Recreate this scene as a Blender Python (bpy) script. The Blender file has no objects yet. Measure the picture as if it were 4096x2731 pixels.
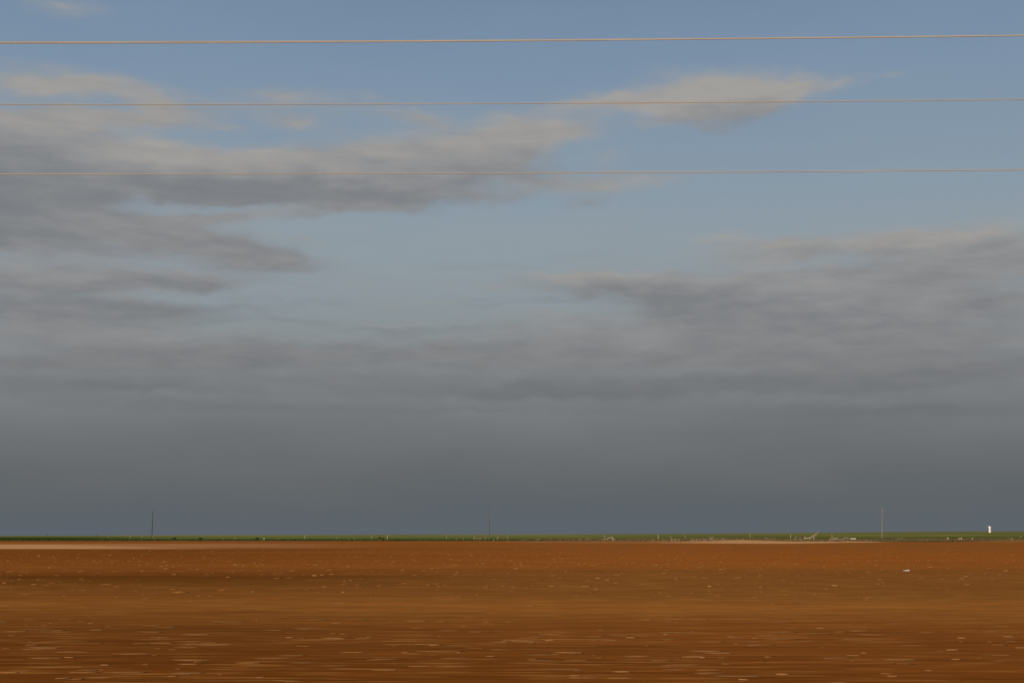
import bpy, math, random
from mathutils import Vector, Matrix
from mathutils import noise as mnoise

random.seed(7)
sc = bpy.context.scene
COL = sc.collection
PI = math.pi

# ------------------------------------------------------------------ camera
CAM_H = 1.7
F = 50.0 / 36.0 * 4096.0            # focal length in photo pixels
CX, CY = 2048.0, 1365.5
HOR = 2136.0                        # eye-level row of the photo
PITCH = math.atan((HOR - CY) / F)
cam_d = bpy.data.cameras.new('camera')
cam_d.lens = 50.0
cam_d.sensor_width = 36.0
cam_d.clip_start = 0.1
cam_d.clip_end = 40000.0
cam = bpy.data.objects.new('camera', cam_d)
COL.objects.link(cam)
cam.location = (0, 0, CAM_H)
cam.rotation_euler = (PI / 2 + PITCH, 0, 0)
sc.camera = cam


def ray(px, py):
    u, v = (px - CX) / F, (CY - py) / F
    return Vector((u, math.cos(PITCH) - v * math.sin(PITCH), math.sin(PITCH) + v * math.cos(PITCH)))


def at(px, py, Y):
    d = ray(px, py)
    return Vector((0, 0, CAM_H)) + d * (Y / d.y)


def flat(px, py, zg=0.0):
    d = ray(px, py)
    return Vector((0, 0, CAM_H)) + d * ((zg - CAM_H) / d.z)


def ang(px, py):
    d = ray(px, py)
    return math.degrees(math.atan2(d.x, d.y)), math.degrees(math.atan2(d.z, math.hypot(d.x, d.y)))


def lin(c):
    return c / 12.92 if c <= 0.04045 else ((c + 0.055) / 1.055) ** 2.4


def rgb(r, g, b):
    return (lin(r / 255), lin(g / 255), lin(b / 255), 1.0)


# ------------------------------------------------------------------ node helper
class NT:
    def __init__(self, tree):
        self.t = tree
        self.n = tree.nodes
        self.l = tree.links

    def put(self, sock, val):
        if val is None:
            return
        if isinstance(val, bpy.types.NodeSocket):
            self.l.new(val, sock)
        else:
            sock.default_value = val

    def math(self, op, a, b=None, c=None, clamp=False):
        n = self.n.new('ShaderNodeMath')
        n.operation = op
        n.use_clamp = clamp
        for i, v in enumerate((a, b, c)):
            self.put(n.inputs[i], v)
        return n.outputs[0]

    def vmath(self, op, a, b=None):
        n = self.n.new('ShaderNodeVectorMath')
        n.operation = op
        self.put(n.inputs[0], a)
        self.put(n.inputs[1], b)
        return n.outputs[0]

    def noise(self, vec, scale=1.0, detail=4.0, rough=0.55, dist=0.0, color=False):
        n = self.n.new('ShaderNodeTexNoise')
        self.put(n.inputs['Vector'], vec)
        n.inputs['Scale'].default_value = scale
        n.inputs['Detail'].default_value = detail
        n.inputs['Roughness'].default_value = rough
        n.inputs['Distortion'].default_value = dist
        return n.outputs['Color' if color else 'Fac']

    def mapr(self, v, a, b, c=0.0, d=1.0, smooth=False):
        n = self.n.new('ShaderNodeMapRange')
        n.clamp = True
        n.interpolation_type = 'SMOOTHSTEP' if smooth else 'LINEAR'
        self.put(n.inputs[0], v)
        for i, x in enumerate((a, b, c, d)):
            self.put(n.inputs[1 + i], x)
        return n.outputs[0]

    def mix(self, f, a, b, mode='MIX'):
        n = self.n.new('ShaderNodeMix')
        n.data_type = 'RGBA'
        n.blend_type = mode
        n.clamp_factor = True
        self.put(n.inputs[0], f)
        self.put(n.inputs[6], a)
        self.put(n.inputs[7], b)
        return n.outputs[2]

    def ramp(self, v, stops, interp='LINEAR'):
        n = self.n.new('ShaderNodeValToRGB')
        r = n.color_ramp
        r.interpolation = interp
        while len(r.elements) > 1:
            r.elements.remove(r.elements[-1])
        r.elements[0].position, r.elements[0].color = stops[0]
        for p, c in stops[1:]:
            e = r.elements.new(p)
            e.color = c
        self.put(n.inputs[0], v)
        return n.outputs[0]

    def xyz(self, x, y, z):
        n = self.n.new('ShaderNodeCombineXYZ')
        for i, v in enumerate((x, y, z)):
            self.put(n.inputs[i], v)
        return n.outputs[0]

    def sep(self, v):
        n = self.n.new('ShaderNodeSeparateXYZ')
        self.put(n.inputs[0], v)
        return n.outputs

    def scale(self, v, k):
        return self.vmath('MULTIPLY', v, k)


# ------------------------------------------------------------------ world sky
SUN_EL, SUN_AZ = math.radians(24.0), math.radians(212.0)   # azimuth from +Y, clockwise: behind, to the left
w = bpy.data.worlds.new('World')
sc.world = w
w.use_nodes = True
w.cycles.sampling_method = 'MANUAL'
w.cycles.sample_map_resolution = 512
N = NT(w.node_tree)
N.n.clear()
out = N.n.new('ShaderNodeOutputWorld')
sky = N.n.new('ShaderNodeTexSky')
sky.sky_type = 'NISHITA'
sky.sun_disc = False
sky.sun_elevation = SUN_EL
sky.sun_rotation = SUN_AZ
sky.air_density = 1.0
sky.dust_density = 1.0
bgA = N.n.new('ShaderNodeBackground')
N.l.new(sky.outputs[0], bgA.inputs[0])
bgA.inputs[1].default_value = 0.09

tc = N.n.new('ShaderNodeTexCoord')
D = tc.outputs['Generated']
dx, dy, dz = N.sep(D)
azim = N.math('MULTIPLY', N.math('ARCTAN2', dx, dy), 180 / PI)
elev = N.math('MULTIPLY', N.math('ARCTAN2', dz, N.math('SQRT', N.math('ADD', N.math('MULTIPLY', dx, dx), N.math('MULTIPLY', dy, dy)))), 180 / PI)
P = N.xyz(azim, elev, 0.0)

# gentle turbulence: two octaves of displacement, flatter towards the horizon
n1 = N.noise(N.scale(P, (0.22, 0.55, 1)), 1.0, 2.0, 0.55, 0.0, True)
n2 = N.noise(N.scale(P, (0.75, 1.7, 1)), 1.0, 3.0, 0.55, 0.0, True)
w1 = N.scale(N.vmath('SUBTRACT', n1, (0.5, 0.5, 0.5)), (1.7, 0.7, 0))
w2 = N.scale(N.vmath('SUBTRACT', n2, (0.5, 0.5, 0.5)), (1.5, 0.62, 0))
PW = N.vmath('ADD', N.vmath('ADD', P, w1), w2)

S = 4096.0 / 2352.0
# centre x, y, half width, half height (in a 2352-wide view), turn, weight, tone (1 sunlit, 0 dark base)
CLOUDS = [
    (150, 22, 120, 24, 0, .42, .95), (90, 150, 90, 14, 0, .22, .9),
    (170, 192, 200, 30, 0, .72, .92), (60, 200, 110, 26, 0, .5, .9), (372, 245, 125, 36, -6, .62, .85),
    (650, 218, 100, 20, 0, .42, .9), (520, 299, 80, 15, 0, .42, .85), (690, 292, 85, 20, -8, .45, .85),
    (965, 272, 65, 19, -8, .42, .9), (850, 222, 45, 15, 0, .22, .9), (330, 275, 120, 24, 0, .6, .8), (180, 262, 130, 22, 0, .5, .8),
    (95, 282, 180, 42, 0, .9, .85), (80, 350, 200, 62, 0, .95, .5), (50, 395, 190, 50, 0, .9, .3), (50, 470, 190, 70, 0, .95, .2),
    (60, 545, 130, 30, 0, .6, .3), (230, 430, 120, 40, 0, .7, .45), (180, 480, 110, 40, -20, .6, .4),
    (340, 352, 130, 38, 0, .9, .95), (540, 368, 220, 36, 0, .95, .92), (760, 385, 190, 42, 0, .9, .7),
    (940, 358, 230, 55, 6, .95, .85), (1160, 318, 190, 52, 7, .9, .9), (1270, 305, 110, 32, 0, .5, .8), (1180, 268, 60, 14, 0, .3, .9),
    (430, 425, 220, 36, 0, .9, .28), (680, 428, 280, 38, 0, .95, .22), (520, 455, 140, 18, 0, .5, .2), (860, 440, 220, 42, 0, .9, .42),
    (1050, 385, 190, 36, 0, .85, .32), (1150, 355, 120, 24, 0, .6, .45), (940, 482, 90, 20, -8, .4, .4), (1110, 450, 150, 24, 0, .5, .55),
    (760, 480, 150, 18, 6, .5, .6),
    (200, 515, 110, 26, -8, .7, .7), (330, 540, 260, 40, -5, .9, .5), (520, 574, 210, 42, -8, .9, .4), (150, 520, 150, 40, 0, .6, .35), (420, 505, 200, 14, 3, .5, .65), (620, 600, 90, 22, 0, .6, .5),
    (540, 506, 170, 15, 6, .45, .65), (720, 548, 70, 14, -8, .3, .7),
    (120, 632, 280, 40, 0, .85, .6), (300, 652, 200, 28, 0, .8, .34), (420, 660, 80, 14, 0, .6, .2), (60, 665, 160, 26, 0, .6, .3),
    (110, 715, 250, 34, 0, .85, .28), (340, 716, 130, 20, 0, .7, .3), (200, 765, 330, 26, 0, .5, .6), (470, 640, 120, 26, 0, .5, .55),
    (430, 830, 300, 36, 0, .5, .38), (560, 768, 80, 14, 0, .25, .5),
    (1640, 204, 160, 46, 0, .9, .97), (1560, 236, 240, 34, 0, .75, .9), (1830, 200, 100, 28, 0, .55, .95), (1660, 262, 130, 32, 0, .8, .35),
    (1740, 240, 90, 26, 0, .5, .6), (1340, 244, 140, 18, 0, .4, .9), (1925, 192, 50, 18, 0, .3, .95), (2030, 172, 80, 13, 0, .22, .9),
    (1420, 225, 70, 16, 0, .35, .95), (1500, 285, 130, 20, 0, .3, .8), (1650, 298, 60, 14, 0, .3, .4),
    (1370, 432, 140, 28, 0, .5, .75), (1490, 404, 130, 20, 0, .36, .8), (1400, 360, 70, 30, 0, .2, .8), (1240, 412, 160, 34, 0, .5, .62),
    (1340, 470, 70, 16, 0, .3, .4), (1240, 98, 0.1, 0.1, 0, 0, 1),
    (1640, 546, 70, 12, 0, .35, .8), (1800, 556, 190, 24, 0, .6, .68), (1740, 592, 160, 26, 0, .55, .6), (1870, 575, 90, 16, 0, .5, .4),
    (2170, 546, 240, 26, 0, .85, .75), (2240, 578, 230, 30, 0, .85, .42), (2060, 575, 120, 24, 0, .6, .55), (2330, 605, 150, 26, 0, .7, .5),
    (1330, 636, 190, 14, 0, .6, .85), (1420, 655, 230, 22, 0, .8, .5), (1540, 672, 230, 24, 0, .85, .2), (1620, 700, 170, 32, 0, .85, .12),
    (1780, 640, 250, 30, 0, .75, .62), (1960, 640, 200, 30, 0, .8, .4), (2170, 640, 260, 34, 0, .8, .38), (2250, 690, 260, 34, 0, .75, .32),
    (1720, 740, 240, 36, 0, .85, .16), (1860, 715, 300, 30, 0, .7, .35), (1300, 728, 180, 22, 0, .45, .65), (1360, 775, 300, 26, 0, .5, .5),
    (2050, 745, 360, 36, 0, .7, .3), (1100, 655, 110, 12, 0, .3, .7),
    (500, 468, 240, 30, 0, .4, .45), (600, 250, 240, 42, 0, .3, .85), (900, 255, 220, 34, 0, .24, .85), (250, 585, 300, 26, 0, .3, .5), (200, 800, 520, 80, 0, .42, .5), (1000, 860, 700, 70, 0, .32, .42), (1850, 830, 680, 110, 0, .4, .4), (60, 560, 200, 40, 0, .35, .35),
    (900, 805, 420, 26, 0, .6, .42), (560, 815, 220, 22, 0, .5, .35), (1480, 815, 420, 26, 0, .6, .42), (1650, 885, 460, 24, 0, .65, .22), (2150, 850, 400, 44, 0, .7, .3),
    (1250, 900, 420, 18, 0, .5, .28), (300, 890, 420, 22, 0, .5, .3), (2100, 945, 460, 30, 0, .65, .12), (1100, 940, 340, 16, 0, .4, .3), (700, 870, 300, 14, 0, .4, .55),
    (150, 830, 260, 16, 0, .4, .6), (1900, 800, 300, 26, 0, .6, .3), (1450, 760, 260, 24, 0, .55, .62), (1250, 840, 240, 14, 0, .4, .65), (2250, 780, 220, 24, 0, .55, .45),
    (1950, 690, 260, 30, 0, .5, .5), (880, 745, 240, 10, 0, .3, .75), (980, 700, 180, 8, 0, .22, .8), (500, 930, 400, 16, 0, .4, .2), (1700, 990, 500, 18, 0, .4, .15),
]
sw = st = None
for (cx, cy, rx, ry, rot, wt, tone) in CLOUDS:
    if wt <= 0:
        continue
    a0, e0 = ang(cx * S, cy * S)
    k = 1.9
    ry *= 0.95
    m = N.n.new('ShaderNodeMapping')
    m.vector_type = 'TEXTURE'
    N.l.new(PW, m.inputs[0])
    m.inputs['Location'].default_value = (a0, e0, 0)
    m.inputs['Rotation'].default_value = (0, 0, math.radians(rot))
    m.inputs['Scale'].default_value = (rx * k * 0.0168, ry * k * 0.0168, 1)
    g = N.n.new('ShaderNodeTexGradient')
    g.gradient_type = 'QUADRATIC_SPHERE'
    N.l.new(m.outputs[0], g.inputs[0])
    gf = g.outputs['Fac']
    sw = N.math('MULTIPLY', gf, wt * 1.9) if sw is None else N.math('MULTIPLY_ADD', gf, wt * 1.9, sw)
    st = N.math('MULTIPLY', gf, wt * 1.9 * tone) if st is None else N.math('MULTIPLY_ADD', gf, wt * 1.9 * tone, st)
tone = N.math('DIVIDE', st, N.math('ADD', sw, 0.001))
tone = N.math('ADD', tone, N.mapr(azim, -2.0, 8.0, 0.0, 0.1))

fb = N.noise(N.scale(P, (0.6, 1.3, 1)), 1.0, 4.0, 0.55, 0.2)
fbs = N.math('SUBTRACT', fb, 0.5)
dens = N.math('MULTIPLY_ADD', fbs, 0.7, sw)
# behind the camera and overhead: scattered noise clouds
behind = N.mapr(dy, 0.78, 0.3, 0.0, 1.0, True)
bn = N.mapr(N.noise(N.scale(D, (2.2, 2.2, 5.0)), 1.0, 6.0, 0.55), 0.5, 0.72, 0.0, 0.8)
mask = N.mapr(N.math('MULTIPLY', dens, N.mapr(sw, 0.0, 0.2, 0.0, 1.0)), -0.05, 1.3, 0.0, 1.0, True)
mask = N.math('MAXIMUM', mask, N.math('MULTIPLY', bn, behind))
tone = N.math('MULTIPLY_ADD', N.math('SUBTRACT', N.noise(N.scale(P, (0.45, 1.9, 1)), 1.0, 3.0, 0.55), 0.5), 0.65, tone, clamp=True)


def eln(py):
    return max(0.0, min(1.0, ang(2048, py * S)[1] / 24.0))


en = N.math('DIVIDE', elev, 24.0, clamp=True)
GRAD = [(1222, (92, 99, 106)), (1150, (94, 100, 104)), (1085, (101, 105, 108)), (1010, (110, 114, 117)), (940, (119, 123, 126)),
        (870, (129, 134, 137)), (790, (136, 143, 146)), (700, (141, 151, 157)), (560, (144, 156, 164)), (450, (137, 154, 168)),
        (300, (131, 150, 168)), (200, (126, 147, 169)), (100, (121, 143, 167)), (0, (115, 138, 162))]
# the storm haze deepens the gradient unevenly
enw = N.math('MULTIPLY_ADD', N.math('SUBTRACT', N.noise(N.scale(P, (0.1, 0.35, 1)), 1.0, 4.0, 0.5), 0.5), 0.11, en)
base = N.ramp(enw, [(eln(py), rgb(*c)) for py, c in GRAD])
# thin flat strata low in the sky
stra = N.noise(N.scale(PW, (0.13, 1.15, 1)), 1.0, 5.0, 0.55)
low = N.math('MULTIPLY', N.mapr(elev, 4.0, 6.5, 0, 1, True), N.mapr(elev, 12.5, 8.5, 0, 1, True))
base = N.mix(N.math('MULTIPLY', low, N.mapr(stra, 0.5, 0.75, 0, 0.55)), base, rgb(118, 120, 123))
base = N.mix(N.math('MULTIPLY', low, N.mapr(stra, 0.5, 0.28, 0, 0.5)), base, rgb(142, 149, 151))
ccol = N.ramp(tone, [(0.0, rgb(117, 119, 123)), (0.3, rgb(126, 128, 131)), (0.6, rgb(143, 143, 144)), (1.0, rgb(164, 160, 155))])
# clouds lose contrast towards the horizon
dim = N.mapr(elev, 3.5, 9.0, 0.0, 1.0, True)
cfac = N.math('MULTIPLY', mask, N.mapr(elev, 2.0, 6.5, 0.0, 0.93, True))
cdark = N.mix(dim, rgb(104, 107, 110), ccol)
col = N.mix(cfac, base, cdark)
bgB = N.n.new('ShaderNodeBackground')
N.l.new(col, bgB.inputs[0])
bgB.inputs[1].default_value = 1.0
cover = N.math('MAXIMUM', N.mapr(dy, 0.1, 0.75, 0.35, 1.0, True), N.math('MULTIPLY', bn, behind))
ms = N.n.new('ShaderNodeMixShader')
N.l.new(cover, ms.inputs[0])
N.l.new(bgA.outputs[0], ms.inputs[1])
N.l.new(bgB.outputs[0], ms.inputs[2])
N.l.new(ms.outputs[0], out.inputs[0])

# ------------------------------------------------------------------ sun
sd = bpy.data.lights.new('sun', 'SUN')
sd.energy = 4.0
sd.angle = math.radians(0.5)
sd.color = (1.0, 0.86, 0.66)
sun = bpy.data.objects.new('sun', sd)
COL.objects.link(sun)
to_sun = Vector((math.sin(SUN_AZ) * math.cos(SUN_EL), math.cos(SUN_AZ) * math.cos(SUN_EL), math.sin(SUN_EL)))
sun.rotation_euler = (-to_sun).to_track_quat('-Z', 'Y').to_euler()
sun.location = to_sun * 60

sc.view_settings.view_transform = 'Standard'
sc.view_settings.look = 'None'
sc.view_settings.exposure = 0
sc.view_settings.gamma = 1
sc.cycles.max_bounces = 3
sc.cycles.diffuse_bounces = 2


# ------------------------------------------------------------------ materials
def material(name):
    m = bpy.data.materials.new(name)
    m.use_nodes = True
    t = NT(m.node_tree)
    b = t.n['Principled BSDF']
    b.inputs['Roughness'].default_value = 0.95
    b.inputs['Specular IOR Level'].default_value = 0.1
    return m, t, b


def simple(name, c1, c2, scale=8.0, stretch=(1, 1, 1), rough=0.9, rnd=0.0, bump=0.0):
    m, t, b = material(name)
    co = t.n.new('ShaderNodeTexCoord').outputs['Object']
    f = t.noise(t.scale(co, stretch), scale, 5.0, 0.6)
    f = t.mapr(f, 0.3, 0.7)
    c = t.mix(f, (*c1, 1), (*c2, 1))
    if rnd:
        oi = t.n.new('ShaderNodeObjectInfo')
        k = t.mapr(oi.outputs['Random'], 0, 1, 1 - rnd, 1 + rnd)
        c = t.mix(1.0, c, t.xyz(k, k, k), 'MULTIPLY')
    t.l.new(c, b.inputs['Base Color'])
    b.inputs['Roughness'].default_value = rough
    if bump:
        bn_ = t.n.new('ShaderNodeBump')
        bn_.inputs['Strength'].default_value = bump
        bn_.inputs['Distance'].default_value = 0.02
        t.l.new(f, bn_.inputs['Height'])
        t.l.new(bn_.outputs[0], b.inputs['Normal'])
    return m


def soil_material():
    m, t, b = material('ploughed_soil')
    co = t.n.new('ShaderNodeTexCoord').outputs['Object']
    x, y, z = t.sep(co)
    big = t.noise(t.scale(co, (0.012, 0.03, 1)), 1.0, 3.0, 0.5)
    yw = t.math('MULTIPLY', y, t.mapr(big, 0.25, 0.75, 0.94, 1.06))
    # strips of soil tone, cloud shadow painted into the dark ones: position across the field
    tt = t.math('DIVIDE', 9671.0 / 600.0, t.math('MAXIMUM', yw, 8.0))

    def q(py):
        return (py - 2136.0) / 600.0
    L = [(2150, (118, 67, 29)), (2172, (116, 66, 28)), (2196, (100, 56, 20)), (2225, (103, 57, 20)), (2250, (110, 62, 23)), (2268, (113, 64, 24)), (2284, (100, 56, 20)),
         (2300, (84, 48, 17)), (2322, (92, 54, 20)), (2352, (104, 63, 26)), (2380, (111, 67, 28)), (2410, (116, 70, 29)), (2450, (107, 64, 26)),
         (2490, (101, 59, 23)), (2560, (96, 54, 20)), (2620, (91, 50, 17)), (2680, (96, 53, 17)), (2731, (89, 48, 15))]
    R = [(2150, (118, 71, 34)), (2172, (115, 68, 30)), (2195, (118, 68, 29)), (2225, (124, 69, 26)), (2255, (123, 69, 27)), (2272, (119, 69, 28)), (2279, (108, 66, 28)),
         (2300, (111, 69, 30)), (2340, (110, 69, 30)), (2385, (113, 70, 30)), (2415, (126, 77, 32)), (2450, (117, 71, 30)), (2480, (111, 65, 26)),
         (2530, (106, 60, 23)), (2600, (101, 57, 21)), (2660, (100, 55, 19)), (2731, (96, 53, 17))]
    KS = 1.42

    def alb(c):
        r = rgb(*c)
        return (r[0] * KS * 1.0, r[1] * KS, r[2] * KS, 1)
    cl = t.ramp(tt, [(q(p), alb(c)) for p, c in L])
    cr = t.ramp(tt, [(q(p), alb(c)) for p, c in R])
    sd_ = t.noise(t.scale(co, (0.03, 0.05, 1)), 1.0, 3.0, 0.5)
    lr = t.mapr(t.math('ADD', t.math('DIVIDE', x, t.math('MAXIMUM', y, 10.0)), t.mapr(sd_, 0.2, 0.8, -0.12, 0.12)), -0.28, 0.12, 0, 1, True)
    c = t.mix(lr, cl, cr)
    # clumpy tilth, drawn out along the rows
    s1 = t.noise(t.scale(co, (0.4, 2.6, 1)), 1.0, 5.0, 0.58)
    s2 = t.noise(t.scale(co, (0.1, 0.75, 1)), 1.0, 5.0, 0.55)
    s3 = t.noise(t.scale(co, (0.8, 11.0, 1)), 1.0, 4.0, 0.6)
    v = t.math('MULTIPLY', t.mapr(s1, 0.25, 0.75, 0.74, 1.3), t.mapr(s2, 0.25, 0.75, 0.84, 1.16))
    v = t.math('MULTIPLY', v, t.mapr(s3, 0.25, 0.75, 0.84, 1.18))
    c = t.mix(1.0, c, t.xyz(v, v, v), 'MULTIPLY')
    # dry crumbs on the surface
    cr1 = t.noise(t.scale(co, (0.75, 5.5, 1)), 1.0, 3.0, 0.5)
    cr2 = t.noise(t.scale(co, (0.05, 0.2, 1)), 1.0, 3.0, 0.5)
    crumbs = t.math('MULTIPLY', t.mapr(cr1, 0.5, 0.68, 0, 1, True), t.mapr(cr2, 0.4, 0.62, 0.15, 0.8))
    c = t.mix(crumbs, c, (0.40, 0.165, 0.042, 1))
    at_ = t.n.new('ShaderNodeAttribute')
    at_.attribute_name = 'dry'  # ridge paleness: drier soil plus sunlit brightness painted into the colour
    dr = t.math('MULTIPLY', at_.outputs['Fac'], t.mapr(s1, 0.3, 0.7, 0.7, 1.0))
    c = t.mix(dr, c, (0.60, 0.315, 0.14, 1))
    b = t.n.new('ShaderNodeBsdfDiffuse')
    t.l.new(b.outputs[0], t.n['Material Output'].inputs['Surface'])
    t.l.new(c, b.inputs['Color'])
    bp = t.n.new('ShaderNodeBump')
    bp.inputs['Strength'].default_value = 0.18
    bp.inputs['Distance'].default_value = 0.03
    t.l.new(t.math('ADD', s1, t.math('MULTIPLY', s3, 0.3)), bp.inputs['Height'])
    t.l.new(bp.outputs[0], b.inputs['Normal'])
    return m


def grass_material():
    m, t, b = material('far_grass')
    co = t.n.new('ShaderNodeTexCoord').outputs['Object']
    x, y, z = t.sep(co)
    dist = t.math('DIVIDE', 9671.0 / 30.0, t.math('MAXIMUM', y, 100.0))     # 0 far .. 1 at the field edge
    far = t.math('DIVIDE', x, t.math('MAXIMUM', y, 100.0))
    lf = t.mapr(far, -0.33, -0.2, 0, 1, True)
    rt = t.mapr(far, 0.0, 0.2, 0, 1, True)
    stz = t.noise(t.xyz(t.math('MULTIPLY', x, 0.004), t.math('MULTIPLY', dist, 13.0), 0.0), 1.0, 5.0, 0.6)
    pt = t.noise(t.scale(co, (0.012, 0.02, 1)), 1.0, 5.0, 0.6)
    K = 1.45

    def A(r, g, b_):
        c = rgb(r, g, b_)
        return (c[0] * K, c[1] * K, c[2] * K, 1)
    left = t.ramp(dist, [(0.0, A(92, 92, 58)), (0.2, A(92, 90, 56)), (0.4, A(62, 68, 34)), (0.55, A(34, 44, 16)), (0.8, A(28, 38, 12)), (1.0, A(34, 38, 14))])  # shade on the left verge is painted into the dark greens
    mid = t.ramp(dist, [(0.0, A(102, 98, 62)), (0.2, A(96, 95, 52)), (0.45, A(84, 85, 46)), (0.6, A(66, 72, 36)), (0.8, A(58, 58, 32)), (1.0, A(50, 48, 22))])
    right = t.ramp(dist, [(0.0, A(98, 88, 48)), (0.22, A(88, 88, 46)), (0.36, A(82, 84, 41)), (0.46, A(64, 67, 33)), (0.53, A(62, 58, 30)), (0.6, A(76, 60, 36)), (1.0, A(74, 55, 29))])
    c = t.mix(lf, left, mid)
    c = t.mix(rt, c, right)
    c = t.mix(t.mapr(stz, 0.52, 0.72, 0, 0.55), c, A(124, 116, 62))
    c = t.mix(t.mapr(stz, 0.46, 0.3, 0, 0.5), c, A(54, 60, 28))
    v = t.mapr(pt, 0.25, 0.75, 0.75, 1.25)
    c = t.mix(1.0, c, t.xyz(v, v, v), 'MULTIPLY')
    t.l.new(c, b.inputs['Base Color'])
    b.inputs['Specular IOR Level'].default_value = 0.0
    return m


M = {}
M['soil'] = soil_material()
M['grass'] = grass_material()
M['wood'] = simple('weathered_wood', (0.20, 0.15, 0.11), (0.32, 0.25, 0.19), 3.0, (8, 8, 0.6), 0.9, 0.15, 0.4)
M['shaded_wood'] = simple('cloud_shaded_wood', (0.035, 0.03, 0.028), (0.075, 0.062, 0.052), 3.0, (8, 8, 0.6), 0.9, 0, 0.4)  # wood darkened in its colour to stand for cloud shadow
M['mid_wood'] = simple('brown_pole_wood', (0.085, 0.068, 0.055), (0.15, 0.12, 0.095), 3.0, (8, 8, 0.6), 0.9, 0, 0.4)
M['pale_wood'] = simple('bleached_wood', (0.27, 0.215, 0.15), (0.40, 0.33, 0.24), 5.0, (6, 6, 1), 0.9, 0.15, 0.4)
M['brush'] = simple('dead_brush', (0.07, 0.05, 0.033), (0.25, 0.185, 0.12), 1.3, (1, 1, 1), 0.95, 0.1)
M['brush_pale'] = simple('pale_dead_brush', (0.24, 0.175, 0.11), (0.42, 0.33, 0.225), 1.5, (1, 1, 1), 0.95, 0.1)
M['bush'] = simple('olive_bush', (0.055, 0.05, 0.012), (0.15, 0.125, 0.025), 2.5, (1, 1, 1), 0.95)
M['bush_dark'] = simple('dark_green_bush', (0.02, 0.03, 0.008), (0.055, 0.062, 0.02), 2.5, (1, 1, 1), 0.95)
M['bush_brown'] = simple('brown_bush', (0.075, 0.055, 0.03), (0.17, 0.125, 0.075), 2.5, (1, 1, 1), 0.95)
M['straw'] = simple('pale_straw', (0.2, 0.148, 0.075), (0.34, 0.26, 0.145), 2.0, (1, 1, 1), 0.95, 0.1)
M['weeds_brown'] = simple('brown_weeds', (0.065, 0.052, 0.022), (0.15, 0.112, 0.052), 0.12, (1, 1, 1), 0.95)
M['weeds_green'] = simple('green_weeds', (0.02, 0.032, 0.007), (0.06, 0.075, 0.02), 0.12, (1, 1, 1), 0.95)
M['rock'] = simple('pale_rock', (0.42, 0.38, 0.31), (0.6, 0.56, 0.48), 4.0, (1, 1, 1), 0.9, 0.1, 0.3)
M['white'] = simple('white_paint', (0.74, 0.73, 0.70), (0.82, 0.81, 0.78), 0.8, (1, 1, 0.3), 0.55)
M['tan_paint'] = simple('cream_paint', (0.62, 0.54, 0.43), (0.72, 0.64, 0.52), 0.8, (1, 1, 0.3), 0.6)
M['steel'] = simple('grey_steel', (0.32, 0.33, 0.34), (0.42, 0.43, 0.44), 2.0, (1, 1, 1), 0.6)
M['wire'] = simple('weathered_conductor', (0.36, 0.28, 0.205), (0.42, 0.33, 0.25), 3.0, (0.4, 6, 6), 0.6)
M['glass'] = simple('dark_ceramic', (0.03, 0.03, 0.035), (0.06, 0.06, 0.065), 4.0, (1, 1, 1), 0.3)
M['plastic'] = simple('white_plastic', (0.5, 0.51, 0.53), (0.6, 0.61, 0.62), 4.0, (1, 1, 1), 0.5)


def clod_material(name, c1, c2):
    m, t, b = material(name)
    co = t.n.new('ShaderNodeTexCoord').outputs['Object']
    ge = t.n.new('ShaderNodeNewGeometry')
    ri = ge.outputs['Random Per Island']
    oi = t.n.new('ShaderNodeObjectInfo').outputs['Random']
    k = t.math('POWER', t.math('FRACT', t.math('ADD', ri, oi)), 1.7)
    f = t.math('ADD', t.math('MULTIPLY', k, 0.7), t.math('MULTIPLY', t.noise(co, 9.0, 4.0, 0.6), 0.3))
    t.l.new(t.mix(f, (*c1, 1), (*c2, 1)), b.inputs['Base Color'])
    return m


M['clod'] = clod_material('dry_clod', (0.2, 0.082, 0.02), (0.35, 0.158, 0.046))
M['clod_far'] = clod_material('dry_clod_pale', (0.15, 0.058, 0.016), (0.36, 0.17, 0.062))


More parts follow.
